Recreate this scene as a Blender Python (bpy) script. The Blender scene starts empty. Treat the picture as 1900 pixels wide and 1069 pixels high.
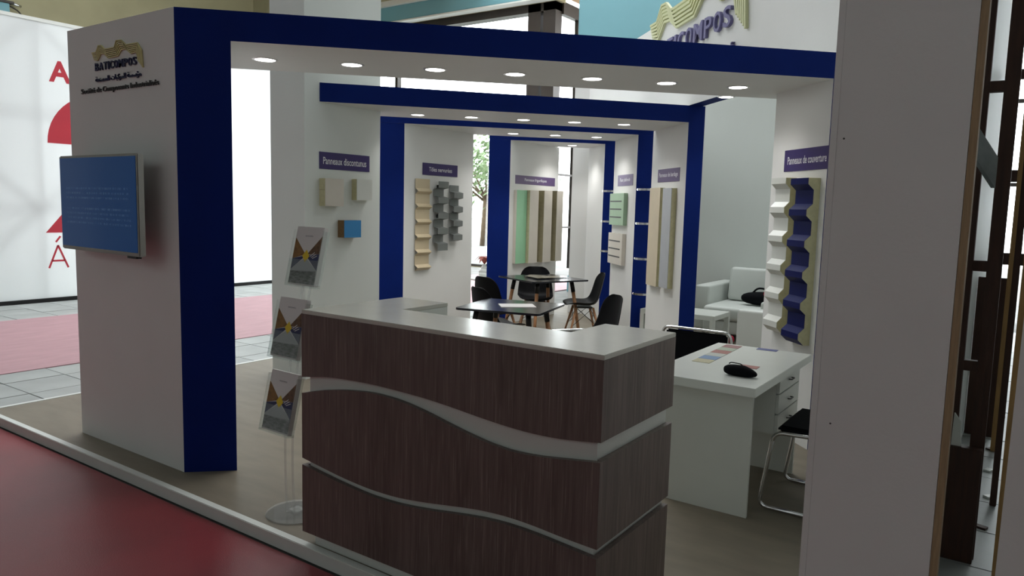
import bpy, bmesh, math, random
from mathutils import Vector, Matrix
random.seed(3)
S = bpy.context.scene
COL = S.collection
PI = math.pi
S2 = math.sqrt(.5)

# ------------------------------------------------------------ camera
cd = bpy.data.cameras.new('camera'); cam = bpy.data.objects.new('camera', cd); COL.objects.link(cam)
yaw, pitch, roll = math.radians(-34.62), math.radians(-6.3), math.radians(1.5)
F_ = Vector((math.sin(yaw) * math.cos(pitch), math.cos(yaw) * math.cos(pitch), math.sin(pitch)))
r0 = Vector((math.cos(yaw), -math.sin(yaw), 0)); u0 = r0.cross(F_); R_ = r0 * math.cos(roll) + u0 * math.sin(roll)
F_ = (F_ - R_ * F_.dot(R_)).normalized(); U_ = R_.cross(F_)
m = Matrix((R_, U_, -F_)).transposed().to_4x4(); m.translation = Vector((0, 0, 1.59)); cam.matrix_world = m
cd.sensor_width = 36; cd.lens = 1380 / 1900 * 36; cd.clip_start = .05; cd.clip_end = 300
S.camera = cam
# ------------------------------------------------------------ world, exposure
w = bpy.data.worlds.new('world'); S.world = w; w.use_nodes = True
bg = w.node_tree.nodes['Background']; bg.inputs[0].default_value = (.93, .97, 1, 1); bg.inputs[1].default_value = 8.0
S.view_settings.view_transform = 'Standard'; S.view_settings.look = 'None'
S.view_settings.exposure = 0; S.view_settings.gamma = 1; S.view_settings.use_curve_mapping = False
try:
    S.cycles.max_bounces = 8; S.cycles.diffuse_bounces = 4; S.cycles.sample_clamp_indirect = 4; S.cycles.transparent_max_bounces = 12
except Exception: pass

def area(name, loc, target, sx, sy, power, col=(1, 1, 1)):
    l = bpy.data.lights.new(name, 'AREA'); l.shape = 'RECTANGLE'; l.size = sx; l.size_y = sy; l.energy = power; l.color = col
    o = bpy.data.objects.new(name, l); COL.objects.link(o); o.location = loc
    o.rotation_euler = (Vector(target) - Vector(loc)).to_track_quat('-Z', 'Y').to_euler(); return o
# unseen overhead lights: roof daylight over the left aisle, the rest added fill
area('skylight_left', (-10.5, 8.0, 9.3), (-10.8, 8.6, 0), 5.5, 14, 900, (.95, .98, 1))
area('far_fill', (-7.5, 14.6, 9.3), (-6.0, 9.0, 1.5), 14, 2.5, 700, (.95, .98, 1))  # added above the far windows to stand in for their daylight
area('stand_fill', (-4.6, 10.5, 9.3), (-4.4, 9.5, 0), 6, 5, 420, (.97, 1, 1))  # added fill that brightens the stand interior
area('gap_fill', (.6, 9.0, 9.2), (.3, 9.0, 0), 2, 8, 160, (.95, 1, 1))  # added to brighten the narrow service gap
# unseen area light behind the camera, added as fill for the front faces
area('front_fill', (-1.0, -8.6, 5.2), (-2.5, 3.0, 1.2), 12, 4, 104, (.87, 1, .98))
# daylight behind the fabric wall on the left
area('daylight_behind_fabric', (-14.4, 9.8, 1.95), (-12.35, 9.4, 1.9), 8, 3.9, 700, (.93, .98, 1))

# ------------------------------------------------------------ materials
MATS = {}
def mat(name, col, rough=.5, metal=0, spec=.5, noise=0, nscale=8, bump=0, bscale=60, stretch=None, emis=None, estr=0, trans=0, alpha=1, col2=None, coat=0):
    m = bpy.data.materials.new(name); m.use_nodes = True; nt = m.node_tree; b = nt.nodes['Principled BSDF']
    b.inputs['Base Color'].default_value = (*col, 1); b.inputs['Roughness'].default_value = rough
    b.inputs['Metallic'].default_value = metal; b.inputs['Specular IOR Level'].default_value = spec
    b.inputs['Coat Weight'].default_value = coat
    if trans: b.inputs['Transmission Weight'].default_value = trans
    if emis: b.inputs['Emission Color'].default_value = (*emis, 1); b.inputs['Emission Strength'].default_value = estr
    if noise or bump:
        tc = nt.nodes.new('ShaderNodeTexCoord'); mp = nt.nodes.new('ShaderNodeMapping')
        nt.links.new(tc.outputs['Object'], mp.inputs[0])
        if stretch: mp.inputs['Scale'].default_value = stretch
    if noise:
        n = nt.nodes.new('ShaderNodeTexNoise'); n.inputs['Scale'].default_value = nscale; n.inputs['Detail'].default_value = 6
        nt.links.new(mp.outputs[0], n.inputs['Vector'])
        r = nt.nodes.new('ShaderNodeValToRGB'); r.color_ramp.elements[0].position = .3; r.color_ramp.elements[1].position = .7
        c2 = col2 or tuple(c * (1 - noise) for c in col)
        r.color_ramp.elements[0].color = (*c2, 1); r.color_ramp.elements[1].color = (*col, 1)
        nt.links.new(n.outputs[0], r.inputs[0]); nt.links.new(r.outputs[0], b.inputs['Base Color'])
    if bump:
        n2 = nt.nodes.new('ShaderNodeTexNoise'); n2.inputs['Scale'].default_value = bscale; n2.inputs['Detail'].default_value = 3
        nt.links.new(mp.outputs[0], n2.inputs['Vector'])
        bp = nt.nodes.new('ShaderNodeBump'); bp.inputs['Strength'].default_value = bump; bp.inputs['Distance'].default_value = .002
        nt.links.new(n2.outputs[0], bp.inputs['Height']); nt.links.new(bp.outputs[0], b.inputs['Normal'])
    MATS[name] = m; return m
W = mat('white_paint', (.77, .775, .76), .55, noise=.04, nscale=2, bump=.25, bscale=90)
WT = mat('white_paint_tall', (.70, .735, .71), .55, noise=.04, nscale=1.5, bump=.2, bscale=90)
BL = mat('blue_paint', (.002, .016, .155), .65, spec=.12, noise=.1, nscale=5, bump=.15, bscale=120)
LAM = mat('white_laminate', (.66, .68, .64), .3, noise=.03, nscale=6, bump=.05)
CRM = mat('counter_top', (.58, .57, .51), .2, noise=.05, nscale=7, bump=.12, bscale=40)
PLY = mat('plywood_edge', (.42, .30, .17), .7, noise=.3, nscale=30, stretch=(6, 6, .4))
FLR = mat('stand_vinyl', (.215, .185, .14), .5, spec=.3, noise=.2, nscale=3, stretch=(1, 3.5, 1), bump=.12, bscale=70)
TRIM = mat('platform_trim', (.68, .70, .67), .45, noise=.06, nscale=9)
RED = mat('red_carpet', (.235, .022, .03), .36, noise=.25, nscale=2.2, bump=.5, bscale=220, spec=.6)
RED2 = mat('red_carpet_light_washed', (.42, .24, .265), .6, noise=.15, nscale=3, stretch=(4, 1, 1), bump=.4, bscale=160)  # red lightened towards pink: strong aisle light put into the colour
GRO = mat('grout', (.24, .24, .23), .9, noise=.3, nscale=4)
TIL = mat('floor_tile', (.36, .38, .37), .5, noise=.3, nscale=1.7, bump=.3, bscale=30)
OLV = mat('olive_plaster', (.40, .36, .22), .85, noise=.12, nscale=1.2, bump=.3, bscale=15)
GRW = mat('hall_grey_paint', (.42, .44, .43), .8)
TEAL = mat('teal_paint', (.16, .36, .41), .5, noise=.08, nscale=1)
PEACH = mat('peach_ceiling', (.62, .40, .24), .8, noise=.1, nscale=1)
DKF = mat('dark_frame', (.035, .026, .02), .5, noise=.2, nscale=5)
TIMB = mat('dark_timber', (.055, .018, .008), .6, noise=.45, nscale=12, stretch=(5, 5, .5), bump=.3)
TIMT = mat('tan_timber', (.42, .24, .08), .6, noise=.3, nscale=10, stretch=(5, 5, .5))
BLK = mat('black_shell', (.004, .004, .005), .5, spec=.12)
BLKT = mat('black_table', (.006, .008, .014), .2, spec=.4)
BLKM = mat('black_metal', (.012, .012, .012), .4, metal=.5)
BLKF = mat('black_fabric', (.004, .0045, .006), .85, spec=.1, bump=.4, bscale=300)
OAK = mat('beech_leg', (.50, .25, .12), .45, noise=.25, nscale=20, stretch=(4, 4, .6))
CHR = mat('chrome', (.75, .75, .76), .15, metal=1)
LEA = mat('white_leather', (.60, .63, .60), .42, noise=.04, nscale=5, bump=.2, bscale=40)
PUR = mat('sign_purple', (.030, .014, .12), .35, spec=.4)
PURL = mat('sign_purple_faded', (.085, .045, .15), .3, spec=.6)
TXT = mat('sign_lettering', (.72, .72, .78), .5)
NAVY = mat('logo_navy', (.012, .014, .075), .4)
GREYL = mat('logo_grey', (.06, .06, .06), .5)
YEL = mat('logo_yellow', (.62, .57, .27), .45)
LILAC = mat('logo_lilac', (.15, .14, .30), .45)
LIME = mat('logo_pale_yellow', (.60, .62, .36), .5)
TAN = mat('tan_sheet', (.62, .52, .35), .4, noise=.04)
GRS = mat('grey_sheet', (.17, .185, .18), .42, noise=.08, nscale=12)
GRN = mat('green_panel', (.30, .58, .36), .45, noise=.04)
GRN2 = mat('green_ceiling_tile', (.33, .48, .33), .5, noise=.04)
OFFW = mat('offwhite_panel', (.62, .58, .51), .45, noise=.04)
FOAM = mat('foam_core', (.56, .53, .33), .85, noise=.15, nscale=30, bump=.5, bscale=120)
FOAMD = mat('foam_core_dark', (.36, .32, .20), .85, noise=.15, nscale=30, bump=.5, bscale=120)
CREAM = mat('cream_panel', (.60, .52, .38), .5, noise=.05)
GBLUE = mat('greyblue_panel', (.42, .44, .47), .45, noise=.05)
BSK = mat('blue_sheet', (.003, .008, .085), .5, spec=.12)
SKY = mat('bright_blue_panel', (.03, .24, .55), .45)
WOODC = mat('brown_core', (.20, .12, .05), .8, noise=.3, nscale=40)
SIL = mat('silver_bezel', (.33, .32, .30), .35, metal=.7)
ACR = None
PAP = mat('paper_white', (.70, .68, .67), .4)
LAMPM = mat('lamp_lens', (1, 1, 1), .4, emis=(1, .97, .93), estr=14)
RINGM = mat('lamp_ring', (.75, .75, .75), .3, metal=.6)
BARK = mat('bark', (.16, .11, .07), .9, noise=.4, nscale=10)
LEAF = mat('leaf', (.22, .32, .16), .6, noise=.4, nscale=6)
LEAFR = mat('red_leaf', (.30, .06, .04), .6, noise=.3, nscale=10)
ASPH = mat('outdoor_paving', (.55, .55, .53), .9, noise=.1, nscale=3)
GREYC = mat('galvanised_steel', (.30, .33, .33), .5, metal=.3, noise=.5, nscale=7)

def wood_mat():
    m = bpy.data.materials.new('grey_brown_laminate'); m.use_nodes = True; nt = m.node_tree; b = nt.nodes['Principled BSDF']
    tc = nt.nodes.new('ShaderNodeTexCoord'); L = nt.links
    outs = []
    for sc, s in (((26, 26, 1.1), 2.6), ((150, 150, 3.0), 1.6), ((4, 4, .35), 2.0)):
        mp = nt.nodes.new('ShaderNodeMapping'); mp.inputs['Scale'].default_value = sc; L.new(tc.outputs['Object'], mp.inputs[0])
        n = nt.nodes.new('ShaderNodeTexNoise'); n.inputs['Scale'].default_value = s; n.inputs['Detail'].default_value = 5; n.inputs['Distortion'].default_value = .4
        L.new(mp.outputs[0], n.inputs['Vector']); outs.append(n.outputs[0])
    r1 = nt.nodes.new('ShaderNodeValToRGB'); e = r1.color_ramp.elements
    e[0].position = .3; e[0].color = (.085, .060, .053, 1); e[1].position = .72; e[1].color = (.19, .145, .13, 1)
    mx = nt.nodes.new('ShaderNodeMath'); mx.operation = 'MULTIPLY_ADD'; L.new(outs[0], mx.inputs[0]); mx.inputs[1].default_value = .6
    m2 = nt.nodes.new('ShaderNodeMath'); m2.operation = 'MULTIPLY'; L.new(outs[2], m2.inputs[0]); m2.inputs[1].default_value = .4
    L.new(m2.outputs[0], mx.inputs[2]); L.new(mx.outputs[0], r1.inputs[0])
    r2 = nt.nodes.new('ShaderNodeValToRGB'); e = r2.color_ramp.elements
    e[0].position = .56; e[0].color = (0, 0, 0, 1); e[1].position = .72; e[1].color = (.6, .6, .6, 1); L.new(outs[1], r2.inputs[0])
    mix = nt.nodes.new('ShaderNodeMix'); mix.data_type = 'RGBA'; L.new(r2.outputs[0], mix.inputs[0]); L.new(r1.outputs[0], mix.inputs[6]); mix.inputs[7].default_value = (.32, .27, .245, 1)
    L.new(mix.outputs[2], b.inputs['Base Color']); b.inputs['Roughness'].default_value = .42
    bp = nt.nodes.new('ShaderNodeBump'); bp.inputs['Strength'].default_value = .25; bp.inputs['Distance'].default_value = .001
    L.new(outs[1], bp.inputs['Height']); L.new(bp.outputs[0], b.inputs['Normal']); return m
WOOD = wood_mat()
def fabric_mat(name, col):
    m = bpy.data.materials.new(name); m.use_nodes = True; nt = m.node_tree; nt.nodes.clear()
    o = nt.nodes.new('ShaderNodeOutputMaterial'); d = nt.nodes.new('ShaderNodeBsdfDiffuse'); t = nt.nodes.new('ShaderNodeBsdfTranslucent')
    mx = nt.nodes.new('ShaderNodeMixShader'); mx.inputs[0].default_value = .5
    n = nt.nodes.new('ShaderNodeTexNoise'); n.inputs['Scale'].default_value = 1.2
    r = nt.nodes.new('ShaderNodeValToRGB'); r.color_ramp.elements[0].color = (*[c * .92 for c in col], 1); r.color_ramp.elements[1].color = (*col, 1)
    nt.links.new(n.outputs[0], r.inputs[0]); nt.links.new(r.outputs[0], d.inputs[0]); nt.links.new(r.outputs[0], t.inputs[0])
    nt.links.new(d.outputs[0], mx.inputs[1]); nt.links.new(t.outputs[0], mx.inputs[2]); nt.links.new(mx.outputs[0], o.inputs[0]); return m
FAB = fabric_mat('translucent_fabric', (.86, .88, .88))
FABR = fabric_mat('red_print', (.70, .11, .14))
def glass_mat(name, k=.06):
    m = bpy.data.materials.new(name); m.use_nodes = True; nt = m.node_tree; nt.nodes.clear()
    o = nt.nodes.new('ShaderNodeOutputMaterial'); t = nt.nodes.new('ShaderNodeBsdfTransparent'); t.inputs[0].default_value = (.97, .985, .98, 1)
    g = nt.nodes.new('ShaderNodeBsdfGlossy'); g.inputs[1].default_value = .03; mx = nt.nodes.new('ShaderNodeMixShader'); mx.inputs[0].default_value = k
    nt.links.new(t.outputs[0], mx.inputs[1]); nt.links.new(g.outputs[0], mx.inputs[2]); nt.links.new(mx.outputs[0], o.inputs[0]); return m
GLS = glass_mat('window_glass'); ACT = glass_mat('thin_acrylic', .12); ACR = glass_mat('clear_acrylic', .10)
nt_ = ACR.node_tree; tb_ = [n for n in nt_.nodes if n.type == 'BSDF_TRANSPARENT'][0]; tb_.inputs[0].default_value = (1, 1, 1, 1)
df_ = nt_.nodes.new('ShaderNodeBsdfDiffuse'); df_.inputs[0].default_value = (.85, .88, .86, 1); mx_ = nt_.nodes.new('ShaderNodeMixShader'); mx_.inputs[0].default_value = .16
ou_ = [n for n in nt_.nodes if n.type == 'OUTPUT_MATERIAL'][0]; pr_ = ou_.inputs[0].links[0].from_socket; nt_.links.new(pr_, mx_.inputs[1]); nt_.links.new(df_.outputs[0], mx_.inputs[2]); nt_.links.new(mx_.outputs[0], ou_.inputs[0])
def screen_mat():
    m = bpy.data.materials.new('tv_screen'); m.use_nodes = True; nt = m.node_tree; b = nt.nodes['Principled BSDF']; L = nt.links
    tc = nt.nodes.new('ShaderNodeTexCoord'); sp = nt.nodes.new('ShaderNodeSeparateXYZ'); L.new(tc.outputs['Object'], sp.inputs[0])
    # faint rows of print across a blue picture, too soft to read
    def rows(zc, n, pitch, x0, x1):
        acc = None
        for i in range(n):
            a = nt.nodes.new('ShaderNodeMath'); a.operation = 'COMPARE'; a.inputs[1].default_value = zc - i * pitch; a.inputs[2].default_value = .0055
            L.new(sp.outputs[2], a.inputs[0])
            if acc is None: acc = a.outputs[0]
            else:
                s = nt.nodes.new('ShaderNodeMath'); s.operation = 'ADD'; L.new(acc, s.inputs[0]); L.new(a.outputs[0], s.inputs[1]); acc = s.outputs[0]
        g = nt.nodes.new('ShaderNodeMath'); g.operation = 'COMPARE'; g.inputs[1].default_value = (x0 + x1) / 2; g.inputs[2].default_value = (x1 - x0) / 2
        L.new(sp.outputs[0], g.inputs[0]); k = nt.nodes.new('ShaderNodeMath'); k.operation = 'MULTIPLY'; L.new(acc, k.inputs[0]); L.new(g.outputs[0], k.inputs[1]); return k.outputs[0]
    r1 = rows(.09, 3, .028, -.38, .38); r2 = rows(-.03, 4, .028, -.38, .40)
    s = nt.nodes.new('ShaderNodeMath'); s.operation = 'ADD'; L.new(r1, s.inputs[0]); L.new(r2, s.inputs[1])
    mp = nt.nodes.new('ShaderNodeMapping'); mp.inputs['Scale'].default_value = (70, 1, 20); L.new(tc.outputs['Object'], mp.inputs[0])
    n = nt.nodes.new('ShaderNodeTexNoise'); n.inputs['Scale'].default_value = 1; L.new(mp.outputs[0], n.inputs['Vector'])
    r = nt.nodes.new('ShaderNodeValToRGB'); r.color_ramp.elements[0].position = .45; r.color_ramp.elements[1].position = .6; L.new(n.outputs[0], r.inputs[0])
    k = nt.nodes.new('ShaderNodeMath'); k.operation = 'MULTIPLY'; L.new(s.outputs[0], k.inputs[0]); L.new(r.outputs[0], k.inputs[1])
    mx = nt.nodes.new('ShaderNodeMix'); mx.data_type = 'RGBA'; L.new(k.outputs[0], mx.inputs[0]); mx.inputs[6].default_value = (.022, .07, .20, 1); mx.inputs[7].default_value = (.07, .14, .28, 1)
    b.inputs['Base Color'].default_value = (.002, .006, .014, 1); b.inputs['Roughness'].default_value = .12; b.inputs['Specular IOR Level'].default_value = .15
    L.new(mx.outputs[2], b.inputs['Emission Color']); b.inputs['Emission Strength'].default_value = .36; return m
SCR = screen_mat()

# ------------------------------------------------------------ mesh helpers
def DC(d, c): return ((d - c) * S2, (d + c) * S2)
NOP = (lambda v: v)
class MB:
    def __init__(s): s.bm = bmesh.new(); s.mats = []
    def mi(s, m):
        if m not in s.mats: s.mats.append(m)
        return s.mats.index(m)
    def box(s, x0, x1, y0, y1, z0, z1, m, bev=0):
        return s.prism([(x0, y0), (x1, y0), (x1, y1), (x0, y1)], z0, z1, m, bev)
    def prism(s, poly, z0, z1, m, bev=0, matf=None):
        a = sum(poly[i][0] * poly[(i + 1) % len(poly)][1] - poly[(i + 1) % len(poly)][0] * poly[i][1] for i in range(len(poly)))
        if a < 0: poly = poly[::-1]
        b = [s.bm.verts.new((x, y, z0)) for x, y in poly]; t = [s.bm.verts.new((x, y, z1)) for x, y in poly]
        n = len(poly); fs = [s.bm.faces.new(b[::-1]), s.bm.faces.new(t)]
        for i in range(n): fs.append(s.bm.faces.new((b[i], b[(i + 1) % n], t[(i + 1) % n], t[i])))
        for f in fs:
            f.normal_update(); f.material_index = s.mi(matf(f.normal) if matf else m)
        if bev:
            es = list({e for f in fs for e in f.edges})
            bmesh.ops.bevel(s.bm, geom=es, offset=bev, segments=2, affect='EDGES', clamp_overlap=True)
        return s
    def ext(s, pts, vec, m, capm=None):          # planar polygon pts (3d) extruded by vec
        a = [s.bm.verts.new(p) for p in pts]; vec = Vector(vec); b = [s.bm.verts.new(Vector(p) + vec) for p in pts]; n = len(pts)
        f1 = s.bm.faces.new(a); f2 = s.bm.faces.new(b[::-1]); cm = s.mi(capm or m); f1.material_index = cm; f2.material_index = cm
        fs = [f1, f2]
        for i in range(n):
            mm = m(i) if callable(m) else m
            f = s.bm.faces.new((a[i], b[i], b[(i + 1) % n], a[(i + 1) % n])); f.material_index = s.mi(mm); fs.append(f)
        bmesh.ops.recalc_face_normals(s.bm, faces=fs); return s
    def cone(s, p0, p1, r0, r1, m, n=12, smooth=True):
        p0 = Vector(p0); p1 = Vector(p1); d = (p1 - p0).normalized(); q = d.to_track_quat('Z', 'Y')
        a = [s.bm.verts.new(p0 + q @ Vector((r0 * math.cos(2 * PI * i / n), r0 * math.sin(2 * PI * i / n), 0))) for i in range(n)]
        b = [s.bm.verts.new(p1 + q @ Vector((r1 * math.cos(2 * PI * i / n), r1 * math.sin(2 * PI * i / n), 0))) for i in range(n)]
        for i in range(n):
            f = s.bm.faces.new((a[i], a[(i + 1) % n], b[(i + 1) % n], b[i])); f.smooth = smooth; f.material_index = s.mi(m)
        f = s.bm.faces.new(a[::-1]); f.material_index = s.mi(m); f = s.bm.faces.new(b); f.material_index = s.mi(m); return s
    def tube(s, pts, r, m, n=10, rn=4):          # round tube along points, corners softened
        P = [Vector(p) for p in pts]; out = [P[0]]
        for i in range(1, len(P) - 1):
            a = P[i - 1]; b = P[i]; c = P[i + 1]; k = min(.05, (b - a).length * .45, (c - b).length * .45)
            s0 = b + (a - b).normalized() * k; s1 = b + (c - b).normalized() * k
            for j in range(rn + 1):
                t = j / rn; out.append((1 - t) ** 2 * s0 + 2 * t * (1 - t) * b + t * t * s1)
        out.append(P[-1]); P = out; rings = []; up = None
        for i, p in enumerate(P):
            d = (P[min(i + 1, len(P) - 1)] - P[max(i - 1, 0)]).normalized()
            if up is None: up = d.orthogonal().normalized()
            up = (up - d * up.dot(d)).normalized(); sd = d.cross(up)
            rings.append([s.bm.verts.new(p + (up * math.cos(2 * PI * j / n) + sd * math.sin(2 * PI * j / n)) * r) for j in range(n)])
        for a, b in zip(rings, rings[1:]):
            for j in range(n):
                f = s.bm.faces.new((a[j], a[(j + 1) % n], b[(j + 1) % n], b[j])); f.smooth = True; f.material_index = s.mi(m)
        for q in (rings[0][::-1], rings[-1]): f = s.bm.faces.new(q); f.material_index = s.mi(m)
        return s
    def quad(s, pts, m):
        f = s.bm.faces.new([s.bm.verts.new(p) for p in pts]); f.material_index = s.mi(m); return s
    def build(s, name, parent=None, label=None):
        me = bpy.data.meshes.new(name); s.bm.to_mesh(me); s.bm.free()
        for m in s.mats: me.materials.append(m)
        o = bpy.data.objects.new(name, me); COL.objects.link(o)
        if parent: o.parent = parent
        if label: o['label'] = label
        return o
def tag(o, label, cat, group=None):
    o['label'] = label; o['category'] = cat
    if group: o['group'] = group
    return o
def thing(name, label, cat, loc=(0, 0, 0), rz=0, group=None):
    o = bpy.data.objects.new(name, None); COL.objects.link(o); o.location = loc; o.rotation_euler = (0, 0, rz)
    o.empty_display_size = .1; return tag(o, label, cat, group)
def struct(o): o['kind'] = 'structure'; return o
def dup(root, loc, rz, label, group=None):
    r = root.copy(); COL.objects.link(r); r.location = loc; r.rotation_euler = (0, 0, rz); r['label'] = label
    if group: r['group'] = group
    for ch in [c for c in bpy.data.objects if c.parent == root]:
        c = ch.copy(); COL.objects.link(c); c.parent = r
        for g in [x for x in bpy.data.objects if x.parent == ch]:
            d = g.copy(); COL.objects.link(d); d.parent = c
    return r
def text_mesh(txt, ext=.0, off=0):
    c = bpy.data.curves.new('t', 'FONT'); c.body = txt; c.extrude = ext; c.resolution_u = 3; c.offset = off
    o = bpy.data.objects.new('t', c); COL.objects.link(o)
    me = bpy.data.meshes.new_from_object(o.evaluated_get(bpy.context.evaluated_depsgraph_get()))
    bpy.data.objects.remove(o); bpy.data.curves.remove(c); return me
def place_text(me, name, u0, u1, v0, v1, org, U, N, depth, m, parent, bounds=None, V=Vector((0, 0, 1))):
    """fit the flat text mesh into [u0,u1]x[v0,v1] on the plane org,U,V with relief depth along N"""
    xs = [v.co.x for v in me.vertices]; ys = [v.co.y for v in me.vertices]; zs = [v.co.z for v in me.vertices]
    x0, x1, y0, y1 = bounds or (min(xs), max(xs), min(ys), max(ys)); z0, z1 = min(zs), max(zs)
    for v in me.vertices:
        u = u0 + (v.co.x - x0) / (x1 - x0) * (u1 - u0); q = v0 + (v.co.y - y0) / (y1 - y0) * (v1 - v0)
        k = (v.co.z - z0) / (z1 - z0) if z1 > z0 else 1
        v.co = Vector(org) + U * u + V * q + N * (.001 + depth * k)
    me.materials.clear(); me.materials.append(m)
    o = bpy.data.objects.new(name, me); COL.objects.link(o)
    if parent: o.parent = parent
    return o

# ============================================================ hall
struct(MB().box(-22, 8, -9, 30, -.30, -.075, GRO).build('floor'))
fl = bpy.data.objects['floor']
tile_me = None
def tile(x, y, w=.494):
    global tile_me
    if tile_me is None:
        o = MB().box(-w / 2, w / 2, -w / 2, w / 2, -.012, 0, TIL, .003).build('tile', fl); tile_me = o.data
    else:
        o = bpy.data.objects.new('tile', tile_me); COL.objects.link(o); o.parent = fl
    o.location = (x, y, -.063 + random.uniform(-.0015, .0015)); o.rotation_euler = (0, 0, random.choice((0, PI / 2)) + random.uniform(-.004, .004))
for i in range(3):
    for j in range(14): tile(-6.45 - .5 * i, 2.45 + .5 * j)
for i in range(3):
    for j in range(18): tile(-11.02 - .5 * i, 3.0 + .5 * j)
for j in range(22):
    tile(-.20, 2.3 + .5 * j); 
c = MB().prism([(-10.76, -3), (-7.58, -3), (-7.58, 15), (-10.76, 15)], -.07, -.055, RED2).build('aisle_carpet')
tag(c, 'light-washed pink-red aisle carpet running between the grey tiles and the fabric wall', 'carpet')
c = MB().prism([(-7.2, -8), (6, -8), (6, 2.15), (-6.19, 2.15), (-6.19, 2.33), (-7.2, 2.33)], -.072, -.058, RED).build('red_carpet')
tag(c, 'dark red carpet in the foreground along the white platform edge', 'carpet')
wl = thing('wall_fixture', 'small teal fixture with a loose dark cable high on the olive wall, upper left corner', 'fixture', (-21.48, 8.2, 6.1))
MB().box(0, .2, -.6, .33, -.12, .16, TEAL, .01).build('housing', wl); MB().box(0, .25, -.6, .42, .16, .22, DKF, .01).build('cap', wl)
MB().tube([(.12, .3, .14), (.1, .55, .05), (.08, .8, -.22), (.08, 1.0, -.36)], .018, DKF, 6).build('cable', wl, 'loose dark cable'); MB().tube([(.12, .4, .2), (.12, .62, .16)], .035, CHR, 8).build('connector', wl, 'shiny connector')
# platform of the stand
struct(MB().box(-6.15, -.32, 2.18, 10.45, -.062, 0, FLR).build('floor_stand'))
t = MB(); t.box(-6.19, -.32, 2.172, 2.214, -.064, .004, TRIM, .003); t.box(-6.19, -6.15, 2.214, 10.45, -.064, .004, TRIM, .003); struct(t.build('trim_1'))
# hall walls (far, mostly hidden)
struct(MB().box(-22, -21.5, -9, 16.2, -.07, 9.6, OLV).build('wall_left'))
fw = MB(); fw.box(-21.5, -16.6, 15.8, 16.2, -.07, 9.6, OLV); fw.box(-16.6, -9.8, 15.8, 16.2, 6.56, 9.6, OLV); fw.box(-16.6, -9.87, 15.9, 16.1, -.3, -.06, OLV)
struct(fw.build('wall_back'))
wb = MB(); wb.box(-7.3, -1.0, 14.2, 14.4, -.07, 9.6, GRW); wb.box(2.0, 8, 14.2, 14.4, -.07, 9.6, GRW); wb.box(-1.0, 2.0, 14.2, 14.4, 5.6, 9.6, GRW); struct(wb.build('wall_back_right'))
w3 = bpy.data.objects.new('window_3', None); COL.objects.link(w3); struct(w3)
for x in (-.95, .02, 1.0, 1.95): MB().box(x - .04, x + .04, 14.25, 14.35, -.07, 5.6, DKF).build('mullion', w3)
for z in (.9, 2.1, 3.4): MB().box(-1, 2, 14.27, 14.33, z, z + .06, DKF).build('transom', w3)
for a, bb in ((-.91, -.02), (.06, .96), (1.04, 1.91)): MB().box(a, bb, 14.298, 14.302, 0, 5.6, GLS).build('pane', w3)
struct(MB().box(8, 8.3, -9, 30, -.07, 9.6, GRW).build('wall_right'))
struct(MB().box(-22, 8.3, -9.3, -9, -.07, 9.6, GRW).build('wall_front'))
ce = MB(); ce.box(-22, 8.3, -9.3, 15.8, 9.6, 9.8, GRW); struct(ce.build('ceiling'))
ov = MB(); ov.box(-15.3, -11.4, 12.6, 15.3, 7.35, 7.45, PEACH); struct(ov.build('ceiling_soffit'))
b = thing('ceiling_beam', 'pale teal painted beam over the tall windows of the hall', 'beam', (-12.8, 15.7, 6.76))
MB().box(-6, 3.9, -.25, .05, -.20, .20, TEAL, .01).build('beam_web', b); MB().box(-6, 3.9, -.34, .05, .20, .34, LAM, .005).build('beam_flange', b, 'white flange'); MB().box(-6, 3.9, -.27, .0, -.24, -.20, LAM, .005).build('lower_flange', b, 'white lower flange')
p = thing('hall_pillar', 'broad teal painted pillar beside the tall hall windows', 'pillar', (-6.60, 13, 0))
MB().box(-.79, 1.4, -.3, .3, -.07, 9.5, TEAL, .01).build('shaft', p); MB().box(-.83, 1.44, -.34, .34, -.07, .25, TEAL, .01).build('plinth', p)
# windows
wn = bpy.data.objects.new('window_1', None); COL.objects.link(wn); struct(wn)
for x in (-16.5, -15.19): MB().box(x - .05, x + .05, 15.92, 16.08, 0, 6.5, DKF).build('mullion', wn)
MB().box(-10.67, -10.30, 15.85, 16.15, -.07, 6.55, DKF).build('mullion', wn); MB().box(-10.22, -9.87, 15.85, 16.15, -.07, 6.55, DKF).build('mullion', wn)
MB().box(-16.6, -9.87, 15.85, 16.15, 6.36, 6.55, DKF).build('head_frame', wn)
MB().box(-16.6, -9.87, 15.93, 16.07, -.06, .0, DKF).build('sill_frame', wn)
for a, bb in ((-16.45, -15.24), (-15.14, -10.67)): MB().box(a, bb, 15.995, 16.005, .0, 6.36, GLS).build('pane', wn)
w2 = bpy.data.objects.new('window_2', None); COL.objects.link(w2); struct(w2)
for y in (16.9, 19.2, 21.6): MB().box(-9.92, -9.82, y - .03, y + .03, 0, 6.5, DKF).build('mullion', w2)
for z in (1.05, 2.38): MB().box(-9.90, -9.84, 16.15, 22, z, z + .05, DKF).build('transom', w2)
MB().box(-9.97, -9.82, 16.15, 22, 6.3, 6.6, DKF).build('head_frame', w2)
for a, bb in ((16.2, 16.87), (16.93, 19.17), (19.23, 21.57)): MB().box(-9.872, -9.868, a, bb, 0, 6.3, GLS).build('pane', w2)
struct(MB().box(-9.82, -7, 15, 24, 6.7, 6.8, PEACH).build('ceiling_porch'))
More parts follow.
